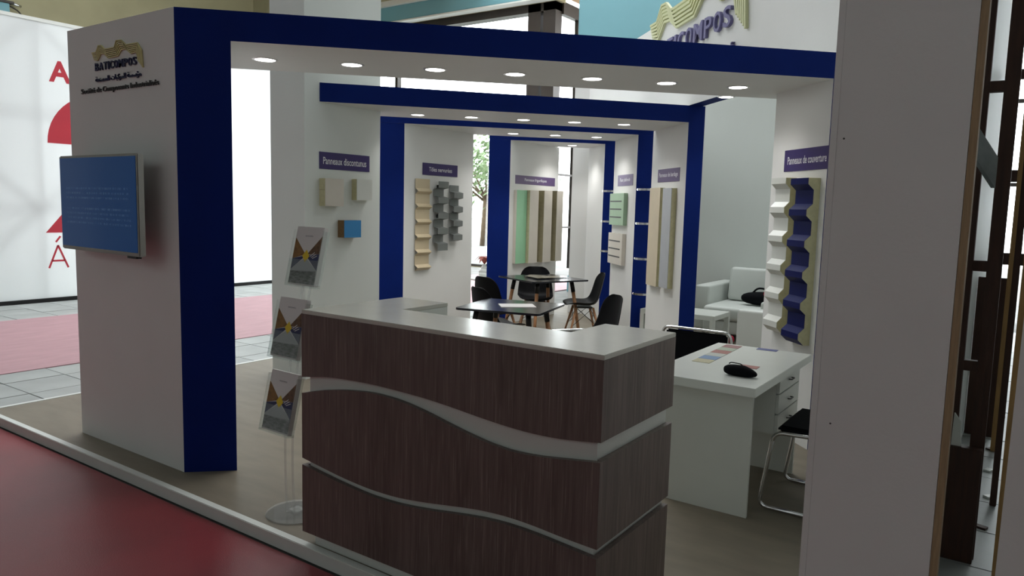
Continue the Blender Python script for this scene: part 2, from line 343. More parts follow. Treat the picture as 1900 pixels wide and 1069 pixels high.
# outdoors
struct(MB().box(-60, 20, 30, 90, -.5, -.1, ASPH).build('ground_outdoors')); struct(MB().box(-60, -22, -5, 30, -.5, -.1, ASPH).build('ground_outdoors_side'))
def tree(x, y, h, r, label, n=2600):
    t = thing('tree', label, 'tree', (x, y, -.1)); b = MB()
    b.cone((0, 0, 0), (.1, 0, h * .5), .16, .11, BARK); tips = []
    for k in range(9):
        a = 2 * PI * k / 9 + random.uniform(-.3, .3); p0 = Vector((.1, 0, h * random.uniform(.35, .5))); p1 = Vector((math.cos(a) * r * .6, math.sin(a) * r * .6, h * random.uniform(.55, .9)))
        b.cone(p0, p1, .06, .02, BARK, 6); tips.append(p1)
    b.build('trunk', t); f = MB()
    for k in range(n):
        c = random.choice(tips); p = c + Vector((random.gauss(0, 1), random.gauss(0, 1), random.gauss(0, .8))) * r * .3
        q = Vector((random.uniform(-1, 1), random.uniform(-1, 1), random.uniform(-1, 1))).normalized(); e = q.orthogonal().normalized() * .12; g = q.cross(e).normalized() * .06
        f.quad([p - e, p - g, p + e, p + g], LEAF)
    o = f.build('foliage', t); o['kind'] = 'stuff'
tree(-18.4, 24.5, 4.6, 2.3, 'pale leafy tree outside seen through the gap behind the ribbed sheets')

# translucent fabric wall on the left
fwall = thing('fabric_banner_wall', 'long white backlit fabric wall with red lettering beyond the pink carpet', 'banner', (-12.35, 0, 0))
MB().box(-.01, 0, -1, 13.2, -.02, 4.14, FAB).build('fabric', fwall)
MB().box(-.05, .03, -1, 13.2, -.07, -.01, BLKM).build('bottom_rail', fwall, 'black bottom rail'); MB().box(-.04, .012, -1, 13.2, 4.13, 4.18, LAM).build('top_rail', fwall)
fr = []
for y0, z0, y1, z1 in ((5.34, 0, 5.34, 4.1), (1, 2.74, 12.8, 2.74), (1, 1.36, 12.8, 1.36), (5.34, 4.05, 6.8, 2.74), (5.34, 4.05, 3.9, 2.74), (5.34, 1.36, 3.9, 2.74), (5.34, 1.36, 3.9, 0), (5.34, 1.36, 6.8, 2.74), (8.4, 0, 8.4, 4.1), (2.4, 0, 2.4, 4.1), (11.5, 0, 11.5, 4.1)):
    MB().tube([(-.16, y0, z0), (-.16, y1, z1)], .028, SIL, 8).build('frame_bar', fwall)
def print_poly(pts, name='red_print'):
    o = MB().ext([(.001, y, z) for y, z in pts], (.002, 0, 0), FABR).build(name, fwall, 'red print'); return o
print_poly([(6.20 - .82 * math.cos(a), 2.36 + .80 * math.sin(a)) for a in [PI * k / 24 for k in range(25)]])
print_poly([(5.303, .996), (6.6, .996), (6.6, 1.4), (5.95, 1.75)])
A_ = Vector((0, 1, 0)); N_ = Vector((1, 0, 0))
place_text(text_mesh('A', .01, .03), 'red_letter', 5.435, 5.755, 3.28, 3.60, (-.0, 0, 0), A_, N_, .002, FABR, fwall)
place_text(text_mesh('L', .01, .03), 'red_letter', 5.80, 6.05, 3.28, 3.60, (-.0, 0, 0), A_, N_, .002, FABR, fwall)
def strokes(y0, y1, z0, z1):
    w = .028; ym = (y0 + y1) / 2
    for a, b_ in (((y0, z0), (ym, z1)), ((ym, z1), (y1, z0)), ((y0 + (ym - y0) * .32, z0 + (z1 - z0) * .32), (y1 - (ym - y0) * .32, z0 + (z1 - z0) * .32)), ((ym - .03, z1 + .05), (ym + .04, z1 + .14))):
        a = Vector((0, *a)); b_ = Vector((0, *b_)); d = (b_ - a).normalized(); n = Vector((0, -d.z, d.y)) * w / 2
        MB().ext([a - n + N_ * .001, b_ - n + N_ * .001, b_ + n + N_ * .001, a + n + N_ * .001], (.002, 0, 0), FABR).build('letter_stroke', fwall, 'thin red stroke of an accented A')
strokes(5.33, 5.61, .45, .80)

# ============================================================ portals
CN = Vector((S2, -S2, 0))          # direction of the portal fronts (towards -C)
def frontblue(n): return BL if n.dot(CN) > .85 else W
HS, HT = 2.455, 2.618
def leg(parent, poly, z1=HT, name='leg', m=None):
    return MB().prism(poly, 0, z1, W, matf=m or frontblue).build(name, parent)
p1 = thing('portal_frame', 'nearest and largest blue-fronted white portal frame over the counter', 'arch', group=None)
P0 = (-3.92, 2.372); P1 = (-3.712, 2.578); P2 = (-4.87, 3.26); P3 = (-5.117, 2.372)
leg(p1, [P0, P1, P2, P3], name='left_leg')
leg(p1, [DC(2.875, 4.448), DC(3.09, 4.448), DC(3.09, 5.14), DC(2.875, 5.14)], z1=HS, name='right_leg')
dP = (Vector(P2) - Vector(P1)); 
def on_line_C(C):
    c0 = (-P1[0] + P1[1]) * S2; c1 = (-P2[0] + P2[1]) * S2; k = (C - c0) / (c1 - c0); return (P1[0] + dP.x * k, P1[1] + dP.y * k)
MB().prism([P1, DC(3.10, 4.448), DC(3.10, 5.36), on_line_C(5.36)], HS, HT, W, matf=frontblue).build('beam', p1)
# tall pylon on the left between portal 1 and 2
py = thing('tall_pylon', 'tall white pylon with foam samples behind the first portal', 'pillar')
MB().prism([(-5.66, 4.325), (-5.2, 4.325), (-5.2, 5.235), (-5.40, 5.235), (-5.66, 4.97)], 0, 4.4, WT).build('shaft', py)
p2 = thing('portal_frame', 'second blue portal frame, its beam running from the tall pylon', 'arch')
leg(p2, [DC(3.02, 7.05), DC(3.19, 7.055), DC(3.19, 8.0), DC(3.02, 8.0)], z1=HS, name='right_leg')
MB().prism([(-5.198, 4.49), DC(3.02, 7.05), DC(3.19, 7.055), DC(3.19, 8.0), DC(3.02, 7.95), DC(.0, 7.76), (-5.198, 5.235)], HS, HT, W, matf=frontblue).build('beam', p2)
p3 = thing('portal_frame', 'third blue portal frame, carrying the ribbed metal sheets', 'arch')
leg(p3, [DC(-.03, 8.345), DC(.29, 8.36), (-5.705, 7.35), (-5.93, 7.35)], z1=HS, name='left_leg')
leg(p3, [DC(3.0, 8.44), DC(3.195, 8.445), DC(3.195, 9.30), DC(3.0, 9.30)], z1=HS, name='right_leg')
MB().prism([DC(-.03, 8.345), DC(3.195, 8.445), DC(3.195, 9.36), DC(1.0, 9.30), (-5.93, 7.35)], HS, HT, W, matf=frontblue).build('beam', p3)
p4 = thing('portal_frame', 'fourth and farthest blue portal frame, behind the black tables', 'arch')
leg(p4, [DC(1.449, 9.84), DC(1.735, 9.84), (-5.735, 9.43), (-5.93, 9.43)], z1=HS, name='left_leg')
leg(p4, [DC(3.03, 9.83), DC(3.19, 9.83), DC(3.19, 10.6), DC(3.03, 10.6)], z1=HS, name='right_leg')
MB().prism([DC(1.449, 9.84), DC(3.19, 9.83), DC(3.19, 10.65), DC(2.4, 10.65), (-5.93, 9.43)], HS, HT, W, matf=frontblue).build('beam', p4)
# logo wall carried on the right side of the portals
lw = thing('logo_fascia_wall', 'high white fascia wall above the right legs with the large raised logo', 'wall panel')
def bluebottom(n): return BL if n.z < -.8 else W
MB().prism([DC(3.02, 4.60), DC(3.17, 4.60), DC(3.17, 10.66), DC(3.02, 10.66)], HT + .002, 3.60, W, matf=bluebottom).build('panel', lw)
# walls of the stand
struct(MB().box(-5.69, -.50, 10.3, 10.44, 0, 3.60, WT).build('wall_stand_back'))
struct(MB().box(-5.69, -5.285, 9.75, 10.3, 0, 3.60, W).build('wall_stand_corner'))
tw = thing('front_tower', 'large plain grey-white tower panel in the right foreground with a bare plywood edge', 'pillar')
MB().box(-.463, -.147, 2.25, 2.268, -.062, 3.75, W).build('front_panel', tw)
MB().box(-.146, -.128, 2.251, 2.31, -.062, 3.75, PLY).build('plywood_edge', tw, 'bare plywood edge')
MB().box(-.482, -.464, 2.252, 2.9, -.062, 3.75, W).build('side_panel', tw)
for n_, (u, z) in enumerate((((-.445), 1.80), ((-.425), .99))): MB().cone((u, 2.249, z), (u, 2.2505, z), .0028, .0028, GREYL, 8).build('screw', tw, 'small dark screw head')
struct(MB().box(-.50, -.486, 2.9, 10.44, 0, 3.60, WT).build('wall_stand_right'))

# ------------------------------------------------------------ downlights
def downlight(D, C, z, label, grp, i, pw=12):
    x, y = DC(D, C); t = thing('downlight', label, 'ceiling light', (x, y, z), 0, grp)
    r = MB(); n = 24
    for a in range(n):
        a0 = 2 * PI * a / n; a1 = 2 * PI * (a + 1) / n
        f = lambda q, ang, zz: (q * math.cos(ang), q * math.sin(ang), zz)
        r.quad([f(.078, a0, -.003), f(.078, a1, -.003), f(.064, a1, -.006), f(.064, a0, -.006)][::-1], RINGM)
        r.quad([f(.078, a0, 0), f(.078, a1, 0), f(.078, a1, -.003), f(.078, a0, -.003)][::-1], RINGM)
        r.quad([f(.064, a0, -.006), f(.064, a1, -.006), f(.060, a1, -.001), f(.060, a0, -.001)][::-1], RINGM)
    r.build('ring', t); MB().cone((0, 0, -.0035), (0, 0, -.001), .062, .062, LAMPM, 24, False).build('lens', t)
    l = bpy.data.lights.new('lamp', 'SPOT'); l.energy = pw; l.spot_size = 2.2; l.spot_blend = .8; l.shadow_soft_size = .05; l.color = (1, .98, .95)
    o = bpy.data.objects.new('lamp', l); COL.objects.link(o); o.parent = t; o.location = (0, 0, -.02)
ORD = ('first', 'second', 'third', 'fourth', 'fifth', 'sixth', 'seventh')
for i in range(7): downlight(-.69 + .527 * i, 4.95, HS, f'{ORD[i]} round downlight from the left in the nearest portal beam', 'downlights in the nearest beam', i)
for i in range(5): downlight(.387 + .528 * i, 7.48, HS, f'{ORD[i]} round downlight from the left in the second portal beam', 'downlights in the second beam', i, 20)
for i in range(3): downlight(1.60 + .52 * i, 8.93, HS, f'{ORD[i]} round downlight from the left in the third portal beam', 'downlights in the third beam', i, 24)
downlight(2.68, 10.25, HS, 'single round downlight in the farthest portal beam', None, 0, 26)
downlight(3.095, 6.42, HT + .002, 'round downlight under the blue underside of the logo fascia', None, 0, 16)

# ------------------------------------------------------------ company logo
def logo(name, label, org, U, N, k, depth, mw, mn, ms, only_top=False):
    t = thing(name, label, 'logo'); org = Vector(org); U = Vector(U); N = Vector(N); Z = Vector((0, 0, 1))
    top = [(-.033, .113), (.016, .113), (.049, .151), (.082, .149), (.123, .121), (.237, .123), (.262, .160), (.319, .157), (.368, .125), (.499, .123), (.54, .081), (.553, -.022)]
    bot = [(-.008, .070), (.033, .063), (.074, .100), (.115, .0975), (.164, .067), (.278, .0686), (.319, .102), (.368, .1024), (.426, .070), (.483, .0735), (.495, .056), (.508, .018)]
    nl = 6
    for i in range(nl):
        q = i / (nl - 1); pts = [Vector((a[0] * (1 - q) + b[0] * q, a[1] * (1 - q) + b[1] * q)) for a, b in zip(top, bot)]
        w_ = .0032; L = []; Rr = []
        for j, p in enumerate(pts):
            d = (pts[min(j + 1, len(pts) - 1)] - pts[max(j - 1, 0)]).normalized(); n = Vector((-d.y, d.x)) * w_
            L.append(p + n); Rr.append(p - n)
        b_ = MB()
        for j in range(len(pts) - 1):
            P = [org + U * v.x * k + Z * v.y * k + N * .001 for v in (Rr[j], Rr[j + 1], L[j + 1], L[j])]
            b_.ext(P, N * depth, mw)
        b_.build('wave_line', t)
    # letters, each a piece of its own
    word = 'BATICOMPOS'; x = 0; adv = []
    for ch in word:
        me = text_mesh(ch, .05, .012); xs = [v.co.x for v in me.vertices]; adv.append((me, {'I': .15, 'M': .62, 'A': .54}.get(ch, .47))) 
    tot = sum(a[1] for a in adv) + .13 * (len(adv) - 1); s_ = .483 / tot
    for me, w_ in adv:
        place_text(me, 'letter', x * s_ * k, (x + w_) * s_ * k, 0, .047 * k, org, U, N, depth, mn, t); x += w_ + .13
    me = text_mesh('\ufe94\ufecc\ufee8\ufebc\ufee4\ufedf\ufe8d \ufe95\ufe8e\ufe92\ufedb\ufeae\ufee4\ufedf\ufe8d \ufe94\ufeb4\ufeb3\ufe86\ufee3', .04)
    place_text(me, 'arabic_lettering', .0 * k, .53 * k, -.078 * k, -.036 * k, org, U, N, depth, mn, t)['kind'] = 'stuff'
    if only_top: return t
    me = text_mesh('Société de Composants Industrialisés', .04)
    place_text(me, 'subtitle_lettering', -.185 * k, .715 * k, -.142 * k, -.1 * k, org, U, N, depth, ms, t)['kind'] = 'stuff'
    return t
logo('company_logo', 'small raised logo with yellow waves and navy letters on the left leg', (-4.768, 2.371, 2.342), (1, 0, 0), (0, -1, 0), .971, .008, YEL, NAVY, GREYL)
lx, ly = DC(3.02, 8.06)
logo('company_logo', 'large raised logo with pale waves on the high fascia wall', (lx, ly, 3.19), (S2, -S2, 0), (-S2, -S2, 0), 3.85, .03, LIME, LILAC, LILAC, True)

# ------------------------------------------------------------ television
tv = thing('television', 'flat television with a blue picture on the left portal leg', 'television', (-4.50, 2.22, 1.538), -.03)
MB().box(-.475, .475, -.005, .035, -.285, .285, SIL, .006).build('bezel', tv)
MB().box(-.458, .458, -.009, -.004, -.262, .270, SCR).build('screen', tv)
MB().box(-.35, .35, .035, .06, -.2, .2, BLKM, .01).build('back_housing', tv)
MB().box(-.12, .12, .055, .13, -.1, .1, BLKM, .004).build('wall_bracket', tv)
MB().box(.33, .43, .0, .03, -.297, -.284, BLKM).build('sensor', tv)

# ------------------------------------------------------------ signs
def sign(label, txt, org, U, N, w_, h, m, tw_=.82, th=.42):
    t = thing('sign_plate', label, 'sign'); org = Vector(org); U = Vector(U); N = Vector(N); Z = Vector((0, 0, 1))
    MB().ext([org, org + U * w_, org + U * w_ + Z * h, org + Z * h], N * .004, m).build('plate', t)
    place_text(text_mesh(txt, 0, .012), 'lettering', w_ * (1 - tw_) / 2, w_ * (1 + tw_) / 2, h * (1 - th) / 2, h * (1 + th) / 2, org + N * .004, U, N, .0, TXT, t)['kind'] = 'stuff'
XY = lambda D, C, z: (*DC(D, C), z)
UL = (0, 1, 0); NL = (1, 0, 0); UR = (S2, -S2, 0); NR = (-S2, -S2, 0)
sign('purple sign plate reading Panneaux discontunus on the tall pylon', 'Panneaux discontunus', (-5.2, 4.484, 1.873), UL, NL, .608, .15, PUR, .86, .42)
sign('purple sign plate reading Tôles nervurées on the third portal', 'Tôles nervurées', (-5.703, 6.415, 1.915), UL, NL, .625, .137, PUR, .66, .36)
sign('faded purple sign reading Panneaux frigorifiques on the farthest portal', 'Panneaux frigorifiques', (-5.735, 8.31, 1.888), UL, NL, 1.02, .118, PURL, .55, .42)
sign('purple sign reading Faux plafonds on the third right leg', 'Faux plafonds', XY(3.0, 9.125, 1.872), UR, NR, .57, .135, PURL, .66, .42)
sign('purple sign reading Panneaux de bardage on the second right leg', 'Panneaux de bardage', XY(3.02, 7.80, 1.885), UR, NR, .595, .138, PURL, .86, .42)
sign('purple sign reading Panneaux de couverture beside the grey tower', 'Panneaux de couverture', XY(2.875, 4.97, 1.883), UR, NR, .56, .15, PUR, .84, .36)

# ------------------------------------------------------------ wall samples
def sample(name, label, fn, grp=None):
    t = thing(name, label, 'sample panel', group=grp); fn(t); return t
def blk(x0, x1, y0, y1, z0, z1, m, capm, bev=0):
    def f(t):
        MB().box(x1 - .006, x1, y0, y1, z0, z1, m, .001).build('face_sheet', t); MB().box(x0, x1 - .006, y0 + .001, y1 - .001, z0 + .001, z1 - .001, capm).build('foam_core', t)
        if bev: MB().box(x0, x1 - .004, y0 + .0005, y0 + .003, z0 + (z1 - z0) * .58, z0 + (z1 - z0) * .60, FOAMD).build('joint', t)
    return f
sample('foam_panel_sample', 'taller cream foam panel sample, upper left on the tall pylon', blk(-5.2, -5.12, 4.485, 4.70, 1.545, 1.79, OFFW, FOAM, 1))
sample('foam_panel_sample', 'small white foam panel sample, upper right on the tall pylon', blk(-5.2, -5.13, 4.87, 5.065, 1.605, 1.80, LAM, FOAM))
sample('foam_panel_sample', 'small bright blue sample with brown core, lowest on the tall pylon', blk(-5.2, -5.11, 4.70, 4.905, 1.262, 1.42, SKY, WOODC))
def profile_sheet(x, y0, y1, z0, z1, n, d, m, wid=.5, tr=.018, start=0, thick=.003, off=.012):
    def f(t):
        pitch = (z1 - z0) / (n + (wid if start else 0)); pts = []; a = z1
        if start: pts += [(off + d, a), (off + d, a - pitch * wid + tr)]; a -= pitch * wid
        for i in range(n):
            pts += [(off, a), (off, a - pitch * (1 - wid) + tr * .5), (off + d, a - pitch * (1 - wid) - tr * .5), (off + d, a - pitch + tr)]
            a -= pitch
        pts.append((off, a) if not start else (off + d, a))
        b_ = MB(); out = [(x + p[0], y0, p[1]) for p in pts]; inn = [(x + p[0] - thick, y0, p[1]) for p in pts]
        for i in range(len(pts) - 1): b_.ext([out[i], out[i + 1], inn[i + 1], inn[i]], (0, y1 - y0, 0), m)
        b_.build('ribbed_sheet', t)
        for zz in (z1 - .06, (z0 + z1) / 2, z0 + .1): MB().box(x, x + off - .003, (y0 + y1) / 2 - .02, (y0 + y1) / 2 + .02, zz - .02, zz + .02, BLKM).build('spacer', t)
    return f
XL = -5.703
sample('ribbed_sheet_sample', 'long tan ribbed metal sheet, leftmost of the three on the third portal', profile_sheet(XL, 6.29, 6.53, .83, 1.868, 6, .04, TAN, .30, .03))
sample('ribbed_sheet_sample', 'dark grey deep ribbed sheet, middle of the three on the third portal', profile_sheet(XL, 6.60, 6.78, 1.05, 1.85, 4, .075, GRS, .5, .016, 1))
sample('ribbed_sheet_sample', 'grey ribbed sheet, shortest and rightmost of the three on the third portal', profile_sheet(XL, 6.89, 7.06, 1.15, 1.815, 4, .07, GRS, .52, .016))
XF = -5.733
def slab(x0, x1, y0, y1, z0, z1, m, side):
    def f(t):
        MB().box(x1 - .004, x1, y0, y1, z0, z1, m).build('face_sheet', t); MB().box(x0, x1 - .004, y0, y1, z0 + .002, z1 - .002, side).build('foam_core', t)
    return f
sample('cold_room_panel', 'tall pale green cold-room panel, leftmost on the farthest portal', slab(XF, XF + .055, 8.29, 8.53, .81, 1.805, GRN, OFFW))
sample('cold_room_panel', 'tall off-white cold-room panel right of the green one', slab(XF, XF + .10, 8.54, 8.755, .81, 1.81, OFFW, FOAM))
sample('cold_room_panel', 'third tall cold-room panel on the farthest portal, off-white with a wide foam edge', slab(XF, XF + .14, 8.84, 9.05, .81, 1.815, OFFW, FOAMD))
sample('cold_room_panel', 'rightmost tall off-white cold-room panel, overhanging the wall edge', slab(XF, XF + .17, 9.13, 9.30, .815, 1.82, OFFW, FOAMD))
# right-hand samples, in a local frame: u along the wall towards the camera, n out of the wall
def rframe(D, C):
    o = Vector(XY(D, C, 0)); return o, Vector(UR), Vector(NR)
def rbox(D, Cf, Cn, z0, z1, n0, n1, m):      # box on a right leg between C=Cf (far) and C=Cn (near)
    o, U, N = rframe(D, Cf); L = Cf - Cn
    P = [o + N * n0 + Vector((0, 0, z0)), o + U * L + N * n0 + Vector((0, 0, z0)), o + U * L + N * n0 + Vector((0, 0, z1)), o + N * n0 + Vector((0, 0, z1))]
    return MB().ext(P, N * (n1 - n0), m)
def two_part(D, Cf, Cn, z0, z1, th, face, core):
    def f(t):
        rbox(D, Cf, Cn, z0, z1, th - .005, th, face).build('face_sheet', t); rbox(D, Cf - .002, Cn + .002, z0 + .002, z1 - .002, 0, th - .005, core).build('foam_core', t)
    return f
sample('cladding_panel', 'tall cream cladding panel, left of the two on the second right leg', two_part(3.02, 7.885, 7.58, .76, 1.825, .055, CREAM, FOAM))
sample('cladding_panel', 'tall grey-blue cladding panel with yellow foam edge on the second right leg', two_part(3.02, 7.49, 7.255, .775, 1.815, .06, GBLUE, FOAM))
def ceil_tile(z0, z1, m):
    def f(t):
        rbox(3.0, 9.27, 8.72, z0, z1, 0, .05, m).build('tile_body', t)
        for k in range(1, 4):
            z = z0 + (z1 - z0) * k / 4; rbox(3.0, 9.25, 8.80, z - .008, z + .008, .0502, .0515, BLKM).build('slot', t, 'dark slot')
    return f
sample('ceiling_tile_sample', 'pale green slotted ceiling tile, upper one on the third right leg', ceil_tile(1.385, 1.78, GRN2))
sample('ceiling_tile_sample', 'beige slotted ceiling tile, lower one on the third right leg', ceil_tile(.895, 1.282, OFFW))
def roof_panel(Cf, Cn, z0, z1, face, base, rib, foam_w, n=6):
    def f(t):
        o, U, N = rframe(2.875, Cf); L = Cf - Cn; pitch = (z1 - z0) / (n - .62); pr = []
        for i in range(n):
            a = z1 - i * pitch
            pr += [(base + rib, a), (base + rib, a - pitch * .20), (base, a - pitch * .38)]
            if i < n - 1: pr += [(base, a - pitch * .82)]
        pts = [o + N * p + Vector((0, 0, z)) for p, z in pr]
        core = [o + Vector((0, 0, z1))] + pts + [o + Vector((0, 0, pr[-1][1]))]
        MB().ext([p - N * .003 if 0 < i < len(core) - 1 else p for i, p in enumerate(core)], U * (L + foam_w), FOAM).build('foam_core', t)
        b_ = MB()
        for i in range(len(pts) - 1): b_.ext([pts[i], pts[i + 1], pts[i + 1] - N * .0028, pts[i] - N * .0028], U * L, face)
        b_.build('face_sheet', t)
    return f
sample('roof_panel_sample', 'white ribbed roofing panel with yellow foam, left one beside the grey tower', roof_panel(4.99, 4.80, .74, 1.835, LAM, .045, .036, .0))
sample('roof_panel_sample', 'blue ribbed roofing panel with yellow foam, right one beside the grey tower', roof_panel(4.72, 4.51, .705, 1.825, BSK, .048, .042, .0))

# ------------------------------------------------------------ rounded shelves between the right legs
def shelf(C, z, label, grp):
    x, y = DC(3.0, C); t = thing('round_shelf', label, 'shelf', (x, y, z), PI / 4, grp)
    b_ = MB(); pts = [(.0 - .11 * math.cos(a), .12 * math.sin(a)) for a in [PI * (k / 12 - .5) for k in range(13)]]
    b_.prism([(px_ + .05, py_) for px_, py_ in pts] + [(.3, .12), (.3, -.12)], -.012, .012, CHR, .004); b_.build('shelf_plate', t)
    MB().tube([(.25, 0, -.012), (.25, 0, -.06)], .01, CHR).build('bracket', t)
for i, z in enumerate((1.815, 1.426, 1.02, .611)): shelf(8.22, z, f'{ORD[i]} shelf from the top between the second and third right legs', 'round-edged shelves between the second and third legs')
for i, z in enumerate((1.816, 1.417, 1.023)): shelf(9.57, z, f'{ORD[i]} shelf from the top between the third and fourth right legs', 'round-edged shelves between the third and fourth legs')

# ------------------------------------------------------------ reception counter
ct = thing('reception_counter', 'U-shaped reception counter in grey-brown laminate with wavy white grooves', 'counter')
X0, X1, Y0 = -2.66, -1.13, 2.19
def interp(c, x):
    for (a, za), (b_, zb) in zip(c, c[1:]):
        if a <= x <= b_: return za + (zb - za) * (x - a) / (b_ - a)
    return c[0][1] if x < c[0][0] else c[-1][1]
c1 = [(-2.66, .792), (-2.477, .82), (-2.307, .828), (-2.18, .829), (-2.07, .826), (-1.922, .82), (-1.782, .808), (-1.649, .793), (-1.522, .782), (-1.402, .777), (-1.289, .781), (-1.13, .80)]
c2 = [(-2.66, .718), (-2.531, .75), (-2.391, .775), (-2.225, .792), (-2.069, .787), (-1.921, .764), (-1.78, .732), (-1.646, .706), (-1.52, .691), (-1.4, .695), (-1.286, .709), (-1.13, .73)]
c3 = [(-2.66, .414), (-2.568, .402), (-2.39, .38), (-2.222, .369), (-2.064, .372), (-1.914, .39), (-1.773, .412), (-1.639, .432), (-1.512, .44), (-1.39, .437), (-1.275, .427), (-1.13, .421)]
c4 = [(-2.66, .382), (-2.568, .37), (-2.39, .351), (-2.222, .339), (-2.063, .343), (-1.914, .359), (-1.772, .381), (-1.638, .40), (-1.511, .409), (-1.389, .406), (-1.274, .397), (-1.13, .386)]
def smooth_curve(c, n=48):
    out = []; xs = [X0 + (X1 - X0) * i / n for i in range(n + 1)]
    for x in xs: out.append((x, (interp(c, x - .05) + interp(c, x) * 2 + interp(c, x + .05)) / 4 if X0 + .05 < x < X1 - .05 else interp(c, x)))
    return out
def flat(z): return [(X0, z), (X1, z)]
TH = .022
def front_board(top, bot):
    b_ = MB(); xs = sorted({p[0] for p in smooth_curve(c1)})
    T = [(x, Y0, interp(top, x)) for x in xs]; Bt = [(x, Y0, interp(bot, x)) for x in xs]
    pts = Bt + T[::-1]; b_.ext(pts, (0, TH, 0), WOOD); return b_
s1_, s2_, s3_, s4_ = (smooth_curve(c) for c in (c1, c2, c3, c4))
front_board(flat(1.084), s1_).build('front_board', ct); front_board(s2_, s3_).build('front_board', ct); front_board(s4_, flat(.062)).build('front_board', ct)
for a, b_ in ((1.084, .80), (.730, .421), (.386, .062)):
    MB().ext([(X1, Y0 + TH + .0005, b_), (X1, 2.805, b_), (X1, 2.805, a), (X1, Y0 + TH + .0005, a)], (-TH, 0, 0), WOOD).build('side_board', ct)
    aa = {1.084: (1.084, .792), .730: (.718, .414), .386: (.382, .062)}[a]
    MB().ext([(X0, Y0 + TH + .0005, aa[1]), (X0, 2.82, aa[1]), (X0, 2.82, aa[0]), (X0, Y0 + TH + .0005, aa[0])], (TH, 0, 0), WOOD).build('side_board', ct)
U_poly = [(X0, Y0), (X1, Y0), (X1, 2.805), (-1.45, 2.805), (-1.45, 2.515), (-2.345, 2.515), (-2.345, 2.84), (X0, 2.84)]
MB().prism(U_poly, 1.084, 1.102, CRM, .002).build('worktop', ct)
k_ = .026
MB().prism([(X0 + k_, Y0 + k_), (X1 - k_, Y0 + k_), (X1 - k_, 2.803), (-1.432, 2.803), (-1.432, 2.495), (-2.365, 2.495), (-2.365, 2.838), (X0 + k_, 2.838)], .062, 1.083, LAM).build('carcass', ct, 'white inner carcass')
MB().box(X0 + .05, X1 - .05, Y0 + .034, 2.49, 0, .062, LAM).build('plinth', ct, 'white recessed plinth')
MB().box(X0 + .022, -2.62, 2.3, 2.818, .0, 1.05, LAM).build('end_panel', ct, 'white inner end panel')
MB().box(-2.364, -2.347, 2.52, 2.839, .0, 1.083, LAM).build('end_panel', ct, 'white inner end panel')

# ------------------------------------------------------------ brochure rack
RX = -2.955
rk = thing('brochure_rack', 'clear acrylic brochure stand on a round foot left of the counter', 'rack', (RX, 2.40, 0))
b_ = MB(); b_.cone((0, 0, 0), (0, 0, .010), .155, .155, ACR, 40); b_.build('foot', rk)
MB().box(-.035, .035, -.03, .03, .010, .022, ACR, .002).build('foot_plate', rk)
hold = [(.60, -.09), (.962, -.035), (1.312, .075)]
for s_ in (-.028, .028):
    pts = []
    for i in range(13):
        z = .012 + 1.36 * i / 12; q = i / 12; pts.append((s_, -.04 - .03 * math.sin(PI * q) + .17 * q * q, z))
    MB().tube(pts, .006, ACR, 8).build('upright', rk)
def brochure(z, y, label):
    t = thing('brochure_stack', label, 'brochures', (RX, 2.40 + y, z), 0, None); t.rotation_euler = (math.radians(-13), 0, math.radians(-2))
    t.rotation_euler = (math.radians(-13), 0, math.radians(-2))
    MB().box(-.105, .105, -.012, .012, -.1485, .1485, PAP, .001).build('booklets', t)
    f = -.0126
    def tri(pts, m, nm='cover_print', lift=0): MB().ext([(x * .102, f - lift, z_ * .145) for x, z_ in pts], (0, -.0004, 0), m).build(nm, t)
    tri([(-1, .62), (-.05, .05), (-1, -.12)], M_OCH); tri([(1, .72), (.05, .05), (1, .10)], M_BRN)
    tri([(-1, -.12), (0, .02), (-1, -.50)], M_NAV); tri([(1, .10), (0, .02), (1, -.50)], M_NAV)
    tri([(-1, -.5), (0, -.05), (1, -.5), (1, -.55), (-1, -.55)], M_PG)
    tri([(-1, -.55), (1, -.50), (1, -.97), (-1, -.97)], M_LAND); tri([(-.27, .0), (0, .22), (.27, .0), (0, -.22)], M_YD, lift=.0005)
    place_text(text_mesh('BATICOMPOS'), 'cover_title', -.028, .03, .098, .104, (0, f, 0), Vector((1, 0, 0)), Vector((0, -1, 0)), 0, NAVY, t)
    for k in range(3): tri([(.30 + .1 * k, .0 - .03 * k), (.62 + .1 * k, .16 - .06 * k), (.64 + .1 * k, .14 - .06 * k), (.32 + .1 * k, -.02 - .03 * k)], PAP, 'cover_line', .0004)
    h = MB(); h.box(-.112, .112, .016, .020, -.155, .13, ACT); h.box(-.112, .112, -.024, -.021, -.155, -.02, ACT); h.box(-.112, .112, -.024, .020, -.158, -.154, ACT)
    h.box(-.1135, -.111, -.024, .020, -.155, .13, ACT); h.box(.111, .1135, -.024, .020, -.155, .13, ACT)
    o = h.build('holder', rk); o.location = (0, y, z); o.rotation_euler = t.rotation_euler
M_OCH = mat('print_ochre', (.30, .15, .035), .4, noise=.5, nscale=40); M_BRN = mat('print_brown', (.18, .09, .04), .4, noise=.6, nscale=60)
M_NAV = mat('print_navy', (.018, .025, .10), .4); M_PG = mat('print_pale', (.42, .44, .46), .4); M_YD = mat('print_yellow', (.72, .52, .02), .4)
M_LAND = mat('print_landscape', (.30, .32, .32), .4, noise=.9, nscale=45, stretch=(1, 1, 2.5), col2=(.03, .04, .04))
for (z, y), l in zip(hold, ('brochures in the lowest pocket of the acrylic stand', 'brochures in the middle pocket, half hidden by the counter corner', 'brochures in the top pocket of the acrylic stand')): brochure(z, y, l)

